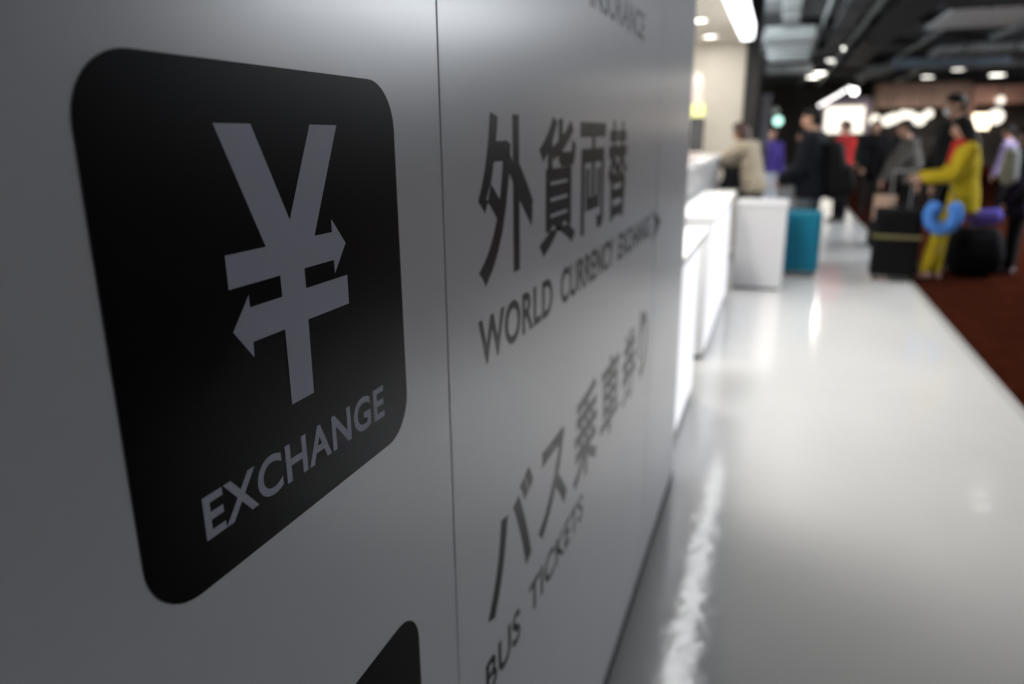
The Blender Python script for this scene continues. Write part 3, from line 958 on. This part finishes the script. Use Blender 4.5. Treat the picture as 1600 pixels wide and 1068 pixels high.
fused('pouch_body', b, cloth('violet', (0.12, 0.10, 0.50)), e, 0.009)

# tall masked man behind her
person((2.10, 9.35, 0), -100, 'tall person in black coat wearing a white face mask behind the person in yellow', H=1.86, lean=2, head=(-12, 4),
       coat=black, coat_len=0.62, coat_w=2.2, trousers=cloth('dark_navy', (0.010, 0.010, 0.022)), trouser_w=1.4, hair='short', mask=True,
       armL=((-16, -78), (10, -60)), armR=((16, -78), (4, -60)), shoes=fabric('grey_shoe', (0.16, 0.13, 0.14), .6))
# person in grey reaching down to a bag
person((2.05, 11.3, 0), -95, 'person in dark grey coat reaching one grey sleeve down toward the crowd', H=1.66, lean=16,
       coat=grey, coat_len=0.50, coat_w=1.4, trousers=black, trouser_w=1.4, hair='short', armL=((-4, -52), (6, -60)), armR=((8, -62), (0, -66)))
b_loc = (1.72, 11.2, 0.0)
e = empty('shopping_bag', b_loc)
tag(e, 'pale tan shopping bag below the reaching grey sleeve', 'bag')
b = BM(); box(b, -.13, .13, -.06, .06, 0.35, .68)
link_bm('bag_body', b, fabric('tan_paper', (0.62, 0.42, 0.30), .7), e, bevel=.01)
b = BM(); tube(b, (-.06, 0, .68), (0, 0, .78), .005, seg=6); tube(b, (.06, 0, .68), (0, 0, .78), .005, seg=6)
link_bm('handle', b, M['dark_metal'], e)
b = BM(); box(b, -.16, .16, -.14, .14, .04, .35)
box(b, -.15, -.10, -.12, -.08, 0, .04); box(b, .10, .15, -.12, -.08, 0, .04); box(b, -.15, -.10, .08, .12, 0, .04); box(b, .10, .15, .08, .12, 0, .04)
tag(link_bm('suitcase', b, fabric('black_shell', (0, 0, 0)), loc=b_loc, bevel=.008), 'small black case under the tan shopping bag', 'suitcase')

# right edge: person in dark with a pale bag
person((2.80, 9.35, 0), -70, 'person in black at the right edge behind a pale round bag', H=1.52, lean=3, coat=cloth('dark_plum', (0.012, 0.008, 0.022)), coat_len=0.66, coat_w=1.6,
       trousers=black, trouser_w=1.4, hair='short', shoes=fabric('grey_shoe', (0, 0, 0)))
e = empty('shoulder_bag', (2.56, 9.0, 0.95))
tag(e, 'pale grey round shoulder bag held at the right edge', 'bag')
b = BM(); hull(b, (0, 0, .10), (.09, .06, .10), (.0, 0, .30), (.08, .05, .09)); fused('bag_body', b, cloth('pale_grey', (0.32, 0.34, 0.33)), e, 0.011)
b = BM(); tube(b, (-.05, 0, .37), (.12, .1, .52), .008, seg=8); tube(b, (.12, .1, .52), (.06, .05, .34), .008, seg=8); link_bm('strap', b, M['dark_metal'], e)

# people farther back
V = 0.018
person((0.70, 11.4, 0), -80, 'person in magenta top and khaki trousers half hidden by the navy jacket', H=1.54, vox=V, coat=pink, coat_len=0.46, trousers=khaki, hair='short', armL=((-14, -78), (6, -30)), armR=((14, -78), (-6, -30)))
person((0.17, 14.2, 0), 160, 'person in purple top and white trousers right of the black booth post', H=1.58, vox=V, coat=purple, coat_len=0.46, trousers=white_c, trouser_w=1.5, hair='short')
person((1.40, 14.3, 0), -120, 'person in red top seen behind the backpack', H=1.68, vox=V, coat=red, coat_len=0.46, trousers=black, hair='short')
person((1.98, 15.8, 0), 170, 'person in black coat standing left in the far crowd', H=1.70, vox=V, coat=black, coat_len=0.66, coat_w=1.6, trousers=charcoal, hair='short')
person((2.42, 15.2, 0), -150, 'person in charcoal coat beside the black coated one in the far crowd', H=1.64, vox=V, coat=charcoal, coat_len=0.66, coat_w=1.8, trousers=black, hair='bob')
person((2.75, 14.2, 0), 120, 'person in brown-grey jacket left of the masked person in the far crowd', H=1.62, vox=V, coat=cloth('brown_grey', (0.07, 0.06, 0.05)), coat_len=0.52, coat_w=1.5, trousers=charcoal, hair='short')
person((1.72, 18.6, 0), 20, 'person in dark green coat farthest left in the far crowd', H=1.68, vox=V, coat=cloth('dark_green', (0.018, 0.028, 0.018)), coat_len=0.6, coat_w=1.4, trousers=black, hair='short')
person((3.35, 17.2, 0), -160, 'person in dark brown coat behind the grey sleeved person', H=1.66, vox=V, coat=cloth('dark_brown', (0.03, 0.018, 0.012)), coat_len=0.62, coat_w=1.5, trousers=black, hair='long')
person((0.95, 16.6, 0), 10, 'person in dark clothes between the purple and magenta tops', H=1.64, vox=V, coat=cloth('slate', (0.02, 0.024, 0.03)), coat_len=0.6, coat_w=1.4, trousers=black, hair='short')
person((3.9, 14.6, 0), -60, 'person in lilac-grey top near the right edge behind others', H=1.56, vox=V, coat=cloth('lilac_grey', (0.22, 0.18, 0.30)), coat_len=0.5, coat_w=1.3, trousers=black, hair='short')

# ------------------------------------------------------------------ added fill light of the hall, from unseen sources
for k, (lx, ly) in enumerate(((7.2, 9.5), (7.0, 11.0), (8.5, 15.5), (10.5, 20.5), (13.0, 26.0), (16.0, 33.0), (-1.6, 14.0), (-1.8, 21.0))):  # unseen uplights added to brighten the ceiling and the sign wall
    e = empty('fill_pendant', (lx, ly, 3.0))
    tag(e, 'added long fill pendant under the dark hall ceiling, out of view', 'luminaire', 'added fill pendants outside the picture')
    bm = BM(); box(bm, -0.10, 0.10, -0.9, 0.9, 0.0, 0.06); link_bm('housing', bm, M['dark_metal'], e)
    bm = BM(); box(bm, -0.08, 0.08, -0.88, 0.88, -0.004, -0.0003); link_bm('diffuser', bm, M['lamp_small'], e)
    bm = BM(); box(bm, -0.08, 0.08, -0.88, 0.88, 0.0603, 0.064); link_bm('upper_diffuser', bm, M['lamp_small'], e)
    for yy in (-.8, .8):
        bm = BM(); tube(bm, (0, yy, 0.0645), (0, yy, CZ - 3.0 - 0.001), 0.006, seg=6); link_bm('hanger', bm, M['dark_metal'], e)
    area_light('lamp_light', (0, 0, -0.012), 0.16, 1.7, 60, (0.92, 0.96, 1.0), parent=e)
    area_light('lamp_light', (0, 0, 0.072), 0.16, 1.7, 620, (0.86, 0.93, 1.0), rot=(PI, 0, 0), parent=e)
for k, ly in enumerate((9.2, 11.6, 14.0)):  # unseen panels added to lift the middle of the sign wall
    e = empty('fill_square', (5.6, ly, CZ - 0.10))
    tag(e, 'added square fill light above the carpet outside the picture', 'luminaire', 'added fill squares over the carpet')
    bm = BM(); box(bm, -0.32, 0.32, -0.32, 0.32, 0.0, 0.099); link_bm('frame', bm, M['dark_metal'], e)
    bm = BM(); box(bm, -0.29, 0.29, -0.29, 0.29, -0.004, -0.0003); link_bm('diffuser', bm, M['lamp_small'], e)
    area_light('lamp_light', (0, 0, -0.012), 0.56, 0.56, 280, (0.90, 0.94, 1.0), parent=e)
for k, (lx, ly) in enumerate(((1.2, 5.0), (1.1, 6.6), (0.9, 8.2))):  # unseen narrow beams added to brighten the white floor
    e = empty('aisle_fill_spot', (lx, ly, CZ - 0.12))
    tag(e, 'added narrow beam fill light over the white aisle, out of view', 'spotlight', 'added fill spots over the white aisle')
    bm = BM(); tube(bm, (0, 0, 0.0), (0, 0, 0.119), 0.11, 0.10, seg=24); link_bm('housing', bm, M['dark_metal'], e)
    area_light('lamp_light', (0, 0, -0.012), 0.20, 0, 6, (1.0, 0.985, 0.95), parent=e, shape='DISK', spread=1.25)
